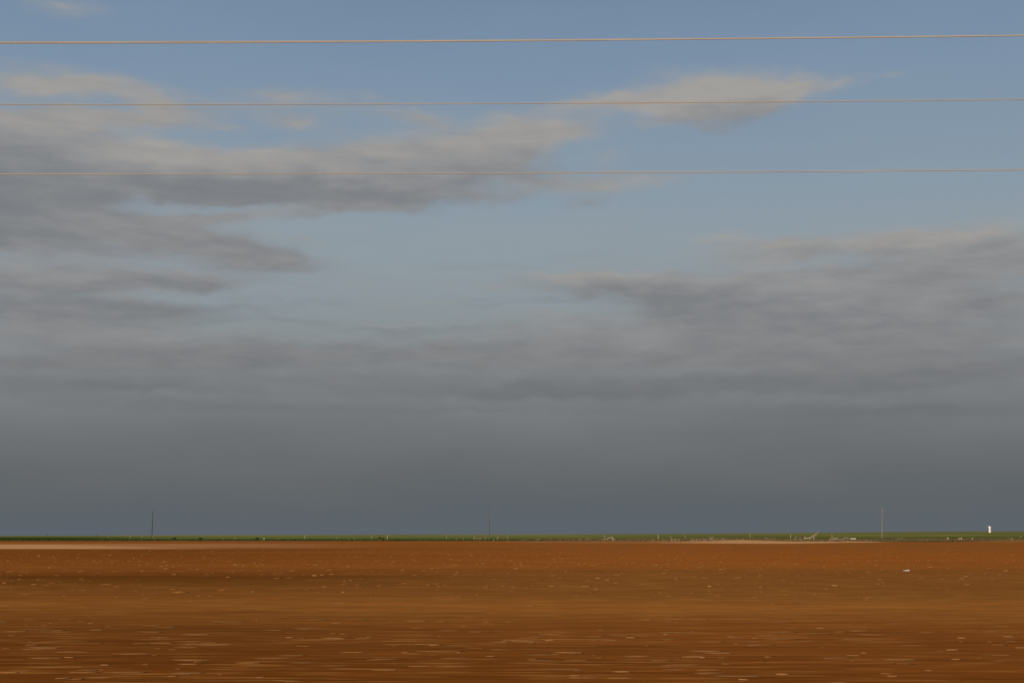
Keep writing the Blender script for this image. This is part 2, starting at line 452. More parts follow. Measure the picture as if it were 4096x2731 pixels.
# ------------------------------------------------------------------ object helpers
class MB:
    def __init__(self):
        self.v, self.f = [], []

    def tube(self, pts, radii, n=6, cap=True):
        pts = [Vector(p) for p in pts]
        base = len(self.v)
        prev = None
        for i, p in enumerate(pts):
            d = (pts[min(i + 1, len(pts) - 1)] - pts[max(i - 1, 0)]).normalized()
            if prev is None:
                ref = Vector((0, 0, 1)) if abs(d.z) < 0.9 else Vector((1, 0, 0))
                s = d.cross(ref).normalized()
            else:
                s = (prev - d * prev.dot(d)).normalized()
            prev = s
            u = s.cross(d).normalized()
            r = radii[i] if isinstance(radii, (list, tuple)) else radii
            for k in range(n):
                a = 2 * PI * k / n
                self.v.append(p + (s * math.cos(a) + u * math.sin(a)) * r)
        for i in range(len(pts) - 1):
            for k in range(n):
                a, b = base + i * n + k, base + i * n + (k + 1) % n
                self.f.append((a, b, b + n, a + n))
        if cap:
            self.f.append(tuple(base + k for k in reversed(range(n))))
            e = base + (len(pts) - 1) * n
            self.f.append(tuple(e + k for k in range(n)))
        return self

    def lathe(self, prof, n=20, c=(0, 0, 0)):
        base = len(self.v)
        c = Vector(c)
        for (r, z) in prof:
            for k in range(n):
                a = 2 * PI * k / n
                self.v.append(c + Vector((r * math.cos(a), r * math.sin(a), z)))
        for i in range(len(prof) - 1):
            for k in range(n):
                a, b = base + i * n + k, base + i * n + (k + 1) % n
                self.f.append((a, b, b + n, a + n))
        self.f.append(tuple(base + k for k in reversed(range(n))))
        e = base + (len(prof) - 1) * n
        self.f.append(tuple(e + k for k in range(n)))
        return self

    def quad(self, a, b, c, d):
        i = len(self.v)
        self.v += [Vector(a), Vector(b), Vector(c), Vector(d)]
        self.f.append((i, i + 1, i + 2, i + 3))

    def tri(self, a, b, c):
        i = len(self.v)
        self.v += [Vector(a), Vector(b), Vector(c)]
        self.f.append((i, i + 1, i + 2))

    def box(self, x0, x1, y0, y1, z0, z1):
        i = len(self.v)
        self.v += [Vector(p) for p in ((x0, y0, z0), (x1, y0, z0), (x1, y1, z0), (x0, y1, z0), (x0, y0, z1), (x1, y0, z1), (x1, y1, z1), (x0, y1, z1))]
        for f in ((0, 3, 2, 1), (4, 5, 6, 7), (0, 1, 5, 4), (1, 2, 6, 5), (2, 3, 7, 6), (3, 0, 4, 7)):
            self.f.append(tuple(i + k for k in f))
        return self

    def lump(self, c, r, seed, nu=7, nv=5, rough=0.3, tilt=None):
        """irregular closed lump with half sizes r; seed varies its outline"""
        base = len(self.v)
        c = Vector(c)
        R_ = tilt or Matrix.Identity(3)

        def pos(th, ph):
            d = Vector((math.cos(th) * math.cos(ph), math.cos(th) * math.sin(ph), math.sin(th)))
            k = 1 + rough * mnoise.noise(d * 1.4 + Vector((seed * 3.7, seed * 1.3, 0))) * 2
            return c + R_ @ Vector((d.x * r[0] * k, d.y * r[1] * k, d.z * r[2] * k))
        self.v.append(pos(-PI / 2, 0))
        for j in range(1, nv):
            th = -PI / 2 + PI * j / nv
            for k in range(nu):
                self.v.append(pos(th, 2 * PI * k / nu))
        self.v.append(pos(PI / 2, 0))
        top = len(self.v) - 1
        for k in range(nu):
            self.f.append((base, base + 1 + (k + 1) % nu, base + 1 + k))
            e = base + 1 + (nv - 2) * nu
            self.f.append((top, e + k, e + (k + 1) % nu))
        for j in range(nv - 2):
            for k in range(nu):
                a, b = base + 1 + j * nu + k, base + 1 + j * nu + (k + 1) % nu
                self.f.append((a, b, b + nu, a + nu))
        return self

    def mesh(self, name, mat, smooth=False):
        me = bpy.data.meshes.new(name)
        me.from_pydata([tuple(p) for p in self.v], [], self.f)
        me.materials.append(mat)
        if smooth:
            me.polygons.foreach_set('use_smooth', [True] * len(me.polygons))
        me.update()
        return me

    def build(self, name, mat, parent=None, smooth=False):
        o = bpy.data.objects.new(name, self.mesh(name, mat, smooth))
        COL.objects.link(o)
        o.parent = parent
        return o


def tag(o, label=None, cat=None, group=None, kind=None):
    if label:
        o['label'] = label
    if cat:
        o['category'] = cat
    if group:
        o['group'] = group
    if kind:
        o['kind'] = kind
    return o


def thing(name, label, cat, loc, group=None):
    o = bpy.data.objects.new(name, None)
    o.empty_display_size = 0.3
    COL.objects.link(o)
    o.location = loc
    return tag(o, label, cat, group)


# ------------------------------------------------------------------ terrain
def sstep(a, b, x):
    t_ = max(0.0, min(1.0, (x - a) / (b - a)))
    return t_ * t_ * (3 - 2 * t_)


def edge_y(x):
    """far edge of the ploughed field, as a distance"""
    px = x / 372.0 * F + CX
    py = 2162.0 + 1.0 * sstep(2400, 2700, px) + 1.0 * math.exp(-((px - 3450) / 260) ** 2) * 3 - 4.0 * math.exp(-((px - 3020) / 170) ** 2) - 1.5 * sstep(3700, 4096, px)
    py += 0.5 * mnoise.noise(Vector((x * 0.03, 3.3, 0)))
    return CAM_H * F / (py - HOR)


def bump_(v, a, b, c, d):
    return sstep(a, b, v) * (1 - sstep(c, d, v))


def terrain(x, y):
    """height of the land"""
    z = 0.0
    if y > 560:
        s = x / y
        px = CX + s * F
        sky_py = 2142.0 - 5.5 * sstep(-500, 2100, px) - 11.5 * sstep(2000, 4300, px)
        zf = CAM_H - (sky_py - HOR) / F * 4000.0
        z = zf * sstep(560, 4000, y) + 0.5 * mnoise.noise(Vector((x * 0.003, y * 0.002, 1.0)))
        if y > 4000:
            z -= (y - 4000) * 0.012
    return z


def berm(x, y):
    """(height, paleness) of the low terrace ridges in the field"""
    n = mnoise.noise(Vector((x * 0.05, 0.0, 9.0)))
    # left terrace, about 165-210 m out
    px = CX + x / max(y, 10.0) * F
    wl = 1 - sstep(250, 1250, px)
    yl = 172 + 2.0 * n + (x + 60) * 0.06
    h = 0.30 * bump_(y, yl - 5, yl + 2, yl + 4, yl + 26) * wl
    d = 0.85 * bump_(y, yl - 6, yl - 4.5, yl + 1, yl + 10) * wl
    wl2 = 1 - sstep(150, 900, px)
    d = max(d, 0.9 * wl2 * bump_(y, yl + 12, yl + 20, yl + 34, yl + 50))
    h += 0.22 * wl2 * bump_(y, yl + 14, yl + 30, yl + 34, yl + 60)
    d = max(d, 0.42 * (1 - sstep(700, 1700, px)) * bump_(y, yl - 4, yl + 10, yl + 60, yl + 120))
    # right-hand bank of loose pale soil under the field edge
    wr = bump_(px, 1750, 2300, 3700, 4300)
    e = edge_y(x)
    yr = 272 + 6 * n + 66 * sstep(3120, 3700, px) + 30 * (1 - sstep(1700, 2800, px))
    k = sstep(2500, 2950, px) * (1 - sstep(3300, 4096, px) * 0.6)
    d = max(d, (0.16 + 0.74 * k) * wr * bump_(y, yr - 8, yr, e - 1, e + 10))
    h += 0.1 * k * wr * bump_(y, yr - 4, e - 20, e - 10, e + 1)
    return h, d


def sheet(name, rows, sfun, ns, mat, attr=False, half=1.15, grow=70.0, zoff=0.0, cut=None):
    """rows of distances (numbers, or functions of x); columns spread out with distance"""
    v, f, dr = [], [], []
    for j, Y in enumerate(rows):
        for i in range(ns + 1):
            s = -half + 2 * half * i / ns
            x = s * (max(Y, 0) + grow)
            y = Y
            if cut:
                y = cut(j, x, Y)
            b_ = berm(x, y) if 60 < y < 520 else (0.0, 0.0)
            v.append((x, y, terrain(x, y) + b_[0] + zoff))
            dr.append(b_[1])
    for j in range(len(rows) - 1):
        for i in range(ns):
            a = j * (ns + 1) + i
            f.append((a, a + 1, a + ns + 2, a + ns + 1))
    me = bpy.data.meshes.new(name)
    me.from_pydata(v, [], f)
    me.polygons.foreach_set('use_smooth', [True] * len(f))
    if attr:
        at2 = me.attributes.new('dry', 'FLOAT', 'POINT')
        at2.data.foreach_set('value', dr)
    me.materials.append(mat)
    o = bpy.data.objects.new(name, me)
    COL.objects.link(o)
    return tag(o, kind='structure')


rows = [-60, -30, -10, 0, 6, 10, 14]
y_ = 14.0
while y_ < 130:
    y_ *= 1.06
    rows.append(y_)
while y_ < 330:
    y_ += 2.5
    rows.append(y_)
rows += [338, 346, 354, 362, 368, 372]
last = len(rows) - 1


def cut_field(j, x, Y):
    if Y <= 240:
        return Y
    e = edge_y(x)
    return 240 + (Y - 240) * (e - 240) / (372 - 240)


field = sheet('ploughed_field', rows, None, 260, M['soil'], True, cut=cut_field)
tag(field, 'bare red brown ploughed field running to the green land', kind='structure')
grows = [372, 374, 378, 384, 392, 400, 412, 424, 436, 448, 460, 472, 484, 500, 520, 545, 575, 610]
y_ = 610.0
while y_ < 4000:
    y_ *= 1.06
    grows.append(y_)
grows += [4300, 4800, 5600, 7000, 9000]


def cut_grass(j, x, Y):
    if Y > 500:
        return Y
    e = edge_y(x)
    return e + (Y - 372) * (500 - e) / (500 - 372)


grass = sheet('grassland', grows, None, 260, M['grass'], cut=cut_grass)
tag(grass, 'flat green grassland reaching the horizon', kind='structure')


def ground_z(x, y):
    b_ = berm(x, y) if 60 < y < 520 else (0.0, 0.0)
    return terrain(x, y) + b_[0]


def plant_at(px, py):
    """point of the ground seen about there (fence line lies 440-520 m out)"""
    p = flat(px, py)
    for _ in range(4):
        p = flat(px, py, ground_z(p.x, p.y))
    return p


# ------------------------------------------------------------------ weeds on the verge (uncountable)
def weeds(name, mat, n, xr, depth, hr, seed, dens=None, label=None):
    rnd = random.Random(seed)
    mb = MB()
    k = 0
    while k < n:
        px = rnd.uniform(*xr)
        if dens and rnd.random() > dens(px):
            continue
        k += 1
        x0 = (px - CX) / F * 420
        e = edge_y(x0)
        y = e + rnd.uniform(0, 1) ** 1.3 * depth + 0.4
        x = (px - CX) / F * y
        z = ground_z(x, y)
        h = rnd.uniform(*hr) * (1.4 if rnd.random() < .06 else 1)
        for _ in range(4):
            a = rnd.uniform(0, PI)
            wd = rnd.uniform(.08, .2)
            ox, oy = rnd.uniform(-.35, .35), rnd.uniform(-.35, .35)
            dx_, dy_ = math.cos(a) * wd, math.sin(a) * wd
            lx, ly = rnd.uniform(-.25, .25), rnd.uniform(-.25, .25)
            hh = h * rnd.uniform(.5, 1)
            mb.tri((x + ox - dx_, y + oy - dy_, z - .05), (x + ox + dx_, y + oy + dy_, z - .05), (x + ox + lx, y + oy + ly, z + hh))
    o = mb.build(name, mat)
    return tag(o, label, 'weeds', kind='stuff')


weeds('dry_weeds', M['weeds_brown'], 7000, (2000, 4500), 190, (.2, .5), 3, lambda p: sstep(1900, 2700, p), 'brown dry weeds along the field edge')
weeds('green_weeds', M['weeds_green'], 4200, (-400, 2500), 60, (.2, .42), 4, lambda p: 1 - sstep(1300, 2500, p), 'dark green weeds along the field edge')

# ------------------------------------------------------------------ overhead wires beside the road
WIRE_Y = 16.0


def wire_pts(py0, pym, py1, y=WIRE_Y, dz=0.0):
    A, B, C_ = at(0, py0, y), at(2048, pym, y), at(4096, py1, y)
    xs = (A.x, B.x, C_.x)
    zs = (A.z, B.z, C_.z)
    pts = []
    x = -56.0
    while x <= 44.01:
        z = 0
        for i in range(3):
            t_ = zs[i]
            for j in range(3):
                if i != j:
                    t_ *= (x - xs[j]) / (xs[i] - xs[j])
            z += t_
        pts.append((x, y, z + dz))
        x += 1.0
    return pts


top = thing('overhead_cable', 'topmost and thickest of the three overhead wires, doubled strand against blue sky', 'wire', (-6, WIRE_Y, 0), 'overhead wires across the sky')
up = wire_pts(169.5, 161.5, 142)
dn = wire_pts(174.5, 164.2, 143.5)
for pts in (up, dn):
    loc = [(p[0] + 6, p[1] - WIRE_Y, p[2]) for p in pts]
    MB().tube(loc, 0.0062, 8).build('strand', M['wire'], top, True)
for (a, b_, c_, lab, rr) in ((418.5, 414.5, 398.5, 'middle of the three overhead wires, thin and tan, crossing the upper clouds', .0056),
                             (696.5, 692.5, 679.5, 'lowest of the three overhead wires, thin and tan, crossing the long grey cloud', .0054)):
    o = MB().tube(wire_pts(a, b_, c_), rr, 8).build('overhead_wire', M['wire'], None, True)
    tag(o, lab, 'wire', 'overhead wires across the sky')


# ------------------------------------------------------------------ utility poles far off
def utility_pole(px_b, py_b, px_t, py_t, mat, label, brace=None):
    p = plant_at(px_b, py_b)
    topp = at(px_t, py_t, p.y)
    root = thing('utility_pole', label, 'utility pole', p, 'far utility poles')
    h = topp - p
    pts = [Vector((0, 0, -.6))] + [h * k / 8 for k in range(9)]
    MB().tube(pts, [.15] + [.145 - .05 * k / 8 for k in range(9)], 10).build('pole', mat, root, True)
    ins = MB()
    ins.lathe([(.03, 0), (.03, .12), (.09, .13), (.1, .2), (.06, .23), (.09, .27), (.08, .33), (.04, .38)], 10, h + Vector((0, 0, -.02)))
    ins.build('insulator', M['glass'], root, True)
    pin = MB().tube([h + Vector((.08, 0, -1.3)), h + Vector((.18, 0, -1.05))], .035, 6)
    pin.build('neutral_bracket', M['steel'], root)
    return root


utility_pole(607, 2155, 611.5, 2044, M['shaded_wood'], 'dark utility pole leaning right, leftmost, rising above dark green grass')
utility_pole(1957, 2158, 1956.5, 2039, M['mid_wood'], 'thin brown utility pole near the middle of the horizon')
utility_pole(3528, 2155, 3529.3, 2031, M['wood'], 'tall pale brown utility pole at right, lit by the sun')


# ------------------------------------------------------------------ fence posts
def fence_post(px_b, py_b, px_t, py_t, mat, label, r=.085, group='posts of the old fence line'):
    p = plant_at(px_b, py_b)
    h = at(px_t, py_t, p.y) - p
    mb = MB()
    rnd = random.Random(int(px_b))
    n = 6
    pts, rr = [Vector((0, 0, -.3))], [r * 1.1]
    for k in range(n + 1):
        j = Vector((rnd.uniform(-1, 1), rnd.uniform(-1, 1), 0)) * .025
        pts.append(h * k / n + (j if 0 < k < n else Vector()))
        rr.append(r * (1.08 - .25 * k / n) * rnd.uniform(.92, 1.08))
    pts.append(h * (1 + .03) + Vector((.02, 0, 0)))
    rr.append(r * .4)
    mb.tube(pts, rr, 7)
    o = mb.build('fence_post', mat, None, True)
    o.location = p
    return tag(o, label, 'fence post', group)


FP = [
    (190, 2149, 190, 2132, 'shaded_wood', 'dark fence post standing above the horizon, farthest left'),
    (388, 2151, 388.5, 2136, 'shaded_wood', 'short dark post just topping the horizon left of the leaning dark pole'),
    (433, 2151, 433, 2142, 'wood', 'small pale post in the grass left of the leaning dark pole'),
    (520, 2153, 521, 2144, 'pale_wood', 'pale stub post in dark grass, second left of the leaning dark pole'),
    (570, 2153, 567, 2143, 'wood', 'thin post leaning left, just left of the dark utility pole'),
    (614, 2154, 611, 2141, 'wood', 'short leaning brace post close to the foot of the dark utility pole'),
    (942, 2156, 941, 2147, 'wood', 'small pale post left of the white rock'),
    (1219, 2157, 1220.5, 2140, 'pale_wood', 'tall pale fence post alone, right of the white rock'),
    (1348, 2155, 1346, 2147, 'wood', 'faint thin fence post in olive grass right of the tall lone post'),
    (1417, 2157, 1419, 2151, 'wood', 'low stub post beside a pale rock, left of the olive bushes'),
    (1487, 2156, 1487, 2140, 'wood', 'fence post standing just left of the olive bushes'),
    (1550, 2157, 1550, 2140, 'pale_wood', 'pale fence post standing just right of the olive bushes'),
    (1786, 2155, 1786, 2138, 'wood', 'fence post breaking the horizon between the olive bushes and middle pole'),
    (1854, 2157, 1854, 2150, 'wood', 'short post among pale stones left of the middle pole'),
    (1895, 2155, 1897, 2141, 'wood', 'thin fence post behind pale straw clumps left of the middle pole'),
    (1941, 2156, 1941, 2140, 'wood', 'fence post next on the left to the middle utility pole'),
    (1988, 2157, 1993, 2145, 'pale_wood', 'pale post leaning right beside the middle utility pole'),
    (2031, 2156, 2031, 2142, 'wood', 'upright fence post, second to the right of the middle utility pole'),
    (2420, 2156, 2416.5, 2139, 'pale_wood', 'pale fence post leaning left beside the fallen limb'),
    (2633, 2157, 2633, 2137, 'pale_wood', 'upright pale fence post left of the straw clumps'),
    (2686, 2155, 2682, 2143, 'wood', 'fence post leaning left behind the straw clumps'),
    (2741, 2155, 2740, 2138, 'wood', 'faint thin fence post right of the straw clumps'),
    (3002, 2153, 2998.5, 2135, 'pale_wood', 'fence post leaning left above the pale soil bank'),
    (3012, 2154, 3014.5, 2147, 'wood', 'short stick leaning right beside the post above the soil bank'),
    (3162, 2154, 3163.5, 2136, 'pale_wood', 'pale upright fence post left of the brown thicket'),
    (3254, 2156, 3253, 2140, 'pale_wood', 'fence post standing against the fallen dead tree'),
    (3329, 2153, 3327.5, 2137, 'pale_wood', 'pale fence post between the fallen dead tree and right utility pole'),
]
for (a, b_, c_, d_, mt, lab) in FP:
    fence_post(a, b_, c_, d_, M[mt], lab, .1 if mt == 'pale_wood' else .085)


# ------------------------------------------------------------------ brush piles, dead wood
def crooked(mb, p0, p1, r0, r1, rnd, n=6, wob=.12):
    p0, p1 = Vector(p0), Vector(p1)
    L = (p1 - p0).length
    pts, rr = [], []
    for k in range(n + 1):
        t_ = k / n
        j = Vector((rnd.uniform(-1, 1), rnd.uniform(-1, 1), rnd.uniform(-1, 1))) * wob * L * math.sin(PI * t_) * .5
        pts.append(p0.lerp(p1, t_) + j)
        rr.append(r0 + (r1 - r0) * t_)
    mb.tube(pts, rr, 5)
    return pts


def brush_pile(px0, px1, py_b, py_t, n, label, seed, mat='brush', depth=3.0):
    p = plant_at((px0 + px1) / 2, py_b)
    W = (px1 - px0) / F * p.y
    H = (py_b - py_t) / F * p.y
    root = thing('brush_pile', label, 'brush pile', p, 'heaps of dead brush on the field verge')
    rnd = random.Random(seed)
    mb = MB()
    for k in (-.3, .1, .4):
        crooked(mb, (-W * .5, k * depth * .5, .1), (W * .5, -k * depth * .5, .12), .045, .03, rnd, 12, .04)
    for k in range(n):
        cx = rnd.gauss(0, .24) * W
        cz = abs(rnd.gauss(0, .38)) * H * max(.15, 1 - abs(cx) / (W * .6))
        cy = rnd.uniform(-.5, .5) * depth
        L = rnd.uniform(.5, 2.0)
        a, tl = rnd.uniform(0, PI), rnd.gauss(0, .35)
        d = Vector((math.cos(a) * math.cos(tl), math.sin(a) * math.cos(tl) * .6, math.sin(tl))) * L * .5
        c = Vector((cx, cy, cz + .08))
        q0, q1 = c - d, c + d
        q0.z, q1.z = max(.02, q0.z), max(.02, q1.z)
        big = k % 5 == 0
        ml = MB()
        pts = crooked(ml if big else mb, q0, q1, .09 if big else .04, .04 if big else .015, rnd)
        if big:
            ml.build('limb', M['brush_pale'], root, True)
            continue
        for _ in range(2):
            s = pts[rnd.randint(1, 4)]
            e_ = s + Vector((rnd.uniform(-.5, .5), rnd.uniform(-.4, .4), rnd.uniform(-.1, .5)))
            e_.z = max(.02, e_.z)
            crooked(mb, s, e_, .025, .01, rnd, 3)
    mb.build('twigs', M[mat], root)
    return root


brush_pile(2778, 2912, 2162, 2148, 75, 'long tangled heap of dead brush left of the pale soil bank', 11)
brush_pile(3052, 3110, 2157, 2150, 26, 'low scatter of dead sticks above the pale soil bank', 12)
brush_pile(3312, 3372, 2161, 2149, 40, 'pale dead brush heap right of the fallen dead tree', 13, 'brush_pale')
brush_pile(3368, 3402, 2160, 2148, 34, 'brown dead brush heap next to the white log', 14)
brush_pile(3584, 3612, 2156, 2147, 22, 'thin heap of dead sticks right of the tall sunlit pole', 15)
brush_pile(4024, 4052, 2157, 2148, 22, 'dead brush heap on the verge at the far right', 16)
brush_pile(2425, 2462, 2159, 2150, 24, 'small heap of dead branches beside the left leaning post', 17)
brush_pile(3160, 3215, 2162, 2151, 34, 'brown stick heap at the foot of the brown thicket', 18)


def fallen_tree():
    p = plant_at(3232, 2159)
    root = thing('fallen_tree', 'bleached fallen dead tree with its branches raised to the right', 'dead tree', p)
    k = p.y / F
    rnd = random.Random(5)
    tr = MB()
    pts = [(-.9, -.1, .55), (-.3, 0, .42), (.4, .05, .6), (1.1, .1, .95), (1.8, .15, 1.3), (2.3, .2, 1.7)]
    tr.tube(pts, [.22, .24, .17, .13, .1, .07], 8)
    tr.build('trunk', M['brush_pale'], root, True)
    rb = MB().lump((-.95, -.1, .55), (.34, .28, .28), 3, 8, 6, .35)
    rb.build('root_ball', M['pale_wood'], root, True)
    br = MB()
    ends = [((1.1, .1, .95), (2.6, .1, 1.35)), ((1.8, .15, 1.3), (3.2, -.2, 2.3)), ((2.3, .2, 1.7), (3.3, .5, 2.5)), ((.4, 0, .55), (2.1, -.4, .8)),
            ((2.3, .2, 1.7), (2.9, .2, 1.5)), ((1.1, .1, .95), (1.9, .5, 1.6)), ((.2, 0, .45), (1.0, -.5, .05)), ((1.6, .1, 1.2), (1.8, -.4, .05))]
    for a, b_ in ends:
        q_ = crooked(br, a, b_, .075, .025, rnd, 5)
        for _ in range(3):
            s = q_[rnd.randint(2, 5)]
            crooked(br, s, s + Vector((rnd.uniform(0, .7), rnd.uniform(-.4, .4), rnd.uniform(-.1, .5))), .03, .01, rnd, 3)
    br.build('branches', M['brush_pale'], root)
    return root


fallen_tree()


def log(name, px0, px1, py, label, mat, r=.16, zt=(0, 0), cat='log'):
    p = plant_at((px0 + px1) / 2, py)
    W = (px1 - px0) / F * p.y / 2
    root = thing(name, label, cat, p, None)
    b_ = MB()
    b_.tube([(-W, 0, r * .9 + zt[0]), (-W * .5, .06, r * .85 + zt[0] * .7), (0, .03, r * .9 + (zt[0] + zt[1]) / 2), (W * .6, -.04, r * .9 + zt[1] * .8), (W, 0, r + zt[1])],
            [r * .9, r, r * .92, r * .95, r * .8], 9)
    b_.build('trunk', mat, root, True)
    for q0, q1 in (((-W * .3, .02, r * 1.4 + zt[0] * .5), (-W * .36, .05, r * 2.2 + zt[0] * .5)), ((W * .4, .0, r * 1.4 + zt[1] * .6), (W * .48, -.05, r * 2.0 + zt[1] * .6))):
        MB().tube([q0, q1], [r * .35, r * .2], 6).build('branch_stub', mat, root, True)
    return root


log('fallen_log', 3401, 3425, 2158, 'whitish bare log lying on the weeds left of the right utility pole', M['rock'], .26)
log('fallen_log', 3456, 3474, 2161, 'short pale log lying by the field edge left of the tall sunlit pole', M['pale_wood'], .13)
log('fallen_limb', 2343, 2356, 2160, 'short grey limb propped at a slant left of the leaning post', M['wood'], .1, (0, .45), 'dead limb')
log('fallen_limb', 2412, 2442, 2159, 'crooked fallen limb rising to the right under the left leaning post', M['wood'], .12, (.05, .4), 'dead limb')


def stump(px, py_b, py_t, label, w_=.22):
    p = plant_at(px, py_b)
    h = (py_b - py_t) / F * p.y
    rnd = random.Random(int(px))
    mb = MB()
    pts = [(0, 0, -.1), (0, 0, .1), (rnd.uniform(-.04, .04), 0, h * .5), (rnd.uniform(-.06, .06), 0, h * .9), (.03, 0, h)]
    mb.tube(pts, [w_ * 1.5, w_ * 1.2, w_, w_ * .95, w_ * .6], 9)
    o = mb.build('stump', M['brush_pale'], None, True)
    o.location = p
    return tag(o, label, 'stump', 'broken stumps on the verge')


stump(2452, 2160, 2151, 'dark broken stump at the end of the crooked fallen limb')
stump(3792, 2158, 2149, 'pale stump left of the stump pair on the right verge')
stump(3836, 2160, 2150, 'left one of a close pair of pale stumps on the right verge', .18)
stump(3846, 2160, 2149, 'right one of a close pair of pale stumps on the right verge', .18)
stump(3890, 2158, 2150, 'thin pale stump right of the stump pair on the right verge', .16)


# ------------------------------------------------------------------ bushes and straw clumps
def bush(px, py_b, wpx, hpx, mat, label, seed, n=420):
    p = plant_at(px, py_b)
    k = p.y / F
    W, H = wpx * k / 2, hpx * k
    rnd = random.Random(seed)
    root = thing('bush', label, 'bush', p, 'low bushes along the far verge')
    st_, fo = MB(), MB()
    for _ in range(9):
        a = rnd.uniform(0, 2 * PI)
        crooked(st_, (0, 0, -.05), (math.cos(a) * W * .6, math.sin(a) * W * .6, H * rnd.uniform(.5, .9)), .035, .012, rnd, 4)
    for _ in range(n):
        d = Vector((rnd.gauss(0, 1), rnd.gauss(0, 1), rnd.gauss(0, 1))).normalized()
        r = rnd.uniform(.35, 1.0) ** .6
        r *= 1 + .35 * mnoise.noise(d * 2.2 + Vector((seed, 0, 0)))
        c = Vector((d.x * W * r, d.y * W * r, H * .5 + d.z * H * .5 * r))
        c.z = max(.03, c.z)
        u = Vector((rnd.gauss(0, 1), rnd.gauss(0, 1), rnd.gauss(0, 1))).normalized() * rnd.uniform(.06, .14)
        v_ = u.orthogonal().normalized() * rnd.uniform(.03, .07)
        fo.quad(c - u, c + v_, c + u, c - v_)
    st_.build('stems', M['brush'], root)
    fo.build('foliage', mat, root)
    return root


bush(1519, 2155, 11, 10, M['bush'], 'round olive bush, left one of a touching pair', 1)
bush(1531, 2157, 12, 9, M['bush'], 'round olive bush, right one of a touching pair', 2)
bush(698, 2157, 17, 8, M['bush_dark'], 'dark green low bush, nearest right of the leaning dark pole', 3)
bush(801, 2157, 15, 8, M['bush_dark'], 'dark green low bush, second right of the leaning dark pole', 4)
bush(1028, 2156, 18, 7, M['bush_dark'], 'flat dark bush left of the white rock', 5)
bush(3202, 2156, 42, 15, M['bush_brown'], 'wide bare brown thicket left of the fallen dead tree', 6, 700)
bush(3552, 2160, 34, 14, M['bush_brown'], 'brown low bush right beside the tall sunlit pole', 7, 600)


def straw_clump(px, py_b, wpx, hpx, label, seed):
    p = plant_at(px, py_b)
    k = p.y / F
    W, H = wpx * k / 2, hpx * k
    rnd = random.Random(seed)
    mb = MB()
    for _ in range(60):
        x0, y0 = rnd.gauss(0, .4) * W, rnd.gauss(0, .4) * W
        h = H * rnd.uniform(.6, 1.05)
        lx, ly = rnd.gauss(0, .18), rnd.gauss(0, .18)
        a = rnd.uniform(0, PI)
        dx_, dy_ = math.cos(a) * .03, math.sin(a) * .03
        mb.quad((x0 - dx_, y0 - dy_, -.03), (x0 + dx_, y0 + dy_, -.03), (x0 + lx + dx_ * .3, y0 + ly + dy_ * .3, h), (x0 + lx - dx_ * .3, y0 + ly - dy_ * .3, h))
    o = mb.build('straw_clump', M['straw'])
    o.location = p
    return tag(o, label, 'grass clump', 'pale tall grass clumps on the verge')


for i, (px, pb, wp, hp, lab) in enumerate([
    (1899, 2159, 6, 12, 'pale dry grass clump, left one beside the middle utility pole'),
    (1908, 2159, 5, 10, 'pale dry grass clump touching the left one by the middle utility pole'),
    (1920, 2158, 4, 9, 'small pale grass clump just left of the middle utility pole'),
    (1113, 2157, 5, 7, 'small pale grass clump right of the white rock'),
    (2558, 2160, 4, 7, 'thin pale grass clump left of the upright post and straw row'),
    (2613, 2163, 4, 8, 'pale grass clump at the field edge left of an upright pale post'),
    (2656, 2164, 4, 10, 'thin pale grass clump between two posts at the field edge'),
    (2688, 2163, 8, 11, 'pale straw clump, left one of a row of three'),
    (2702, 2164, 8, 10, 'pale straw clump, middle one of a row of three'),
    (2716, 2164, 7, 11, 'pale straw clump, right one of a row of three'),
    (2768, 2164, 7, 11, 'pale straw clump at the left end of the long brush heap'),
    (2973, 2160, 4, 8, 'small pale grass clump at the crest of the soil bank'),
]):
    straw_clump(px, pb, wp, hp, lab, 40 + i)


# ------------------------------------------------------------------ pale rocks
def rock(px, py, wpx, hpx, label, seed):
    p = plant_at(px, py + hpx / 2)
    k = p.y / F
    mb = MB().lump((0, 0, hpx * k * .42), (wpx * k / 2, wpx * k / 2.2, hpx * k / 2), seed, 9, 7, .22)
    o = mb.build('pale_rock', M['rock'], None, True)
    o.location = p
    return tag(o, label, 'rock', 'pale rocks lying in the grass')


for i, (px, py, wp, hp, lab) in enumerate([
    (1056.6, 2154, 5.5, 7, 'largest white rock, upright in olive grass right of the flat dark bush'),
    (896, 2155, 3, 2.2, 'small pale rock in the grass left of a small pale post'),
    (1394, 2155, 3, 2.6, 'small white rock left of the low stub post'),
    (1826, 2155, 3.6, 2.6, 'white rock left of the short post and the middle pole'),
    (1852, 2158.5, 3, 2.4, 'white rock at the foot of the short post'),
    (1793, 2154, 2.6, 2, 'tiny pale rock by the post that breaks the horizon'),
    (1975, 2159, 3.2, 2.6, 'white rock at the foot of the right leaning pale post'),
    (2102, 2155, 3.4, 3, 'white rock alone on the dark verge right of the middle pole'),
    (2150, 2156, 3, 2.4, 'white rock, left one of a close pair on the dark verge'),
    (2158, 2154.5, 3.2, 2.6, 'white rock, right one of a close pair on the dark verge'),
    (2205, 2155, 2.8, 2.2, 'tan rock right of the close pair of white rocks'),
    (2323, 2156, 4.4, 3.4, 'white rock just left of the slanting grey limb'),
    (3366, 2161.5, 4.4, 4, 'round pale rock under the brush heap near the white log'),
    (4084, 2146, 3.4, 3.4, 'small bright white rock in green grass at the far right'),
]):
    rock(px, py, wp, hp, lab, 60 + i)


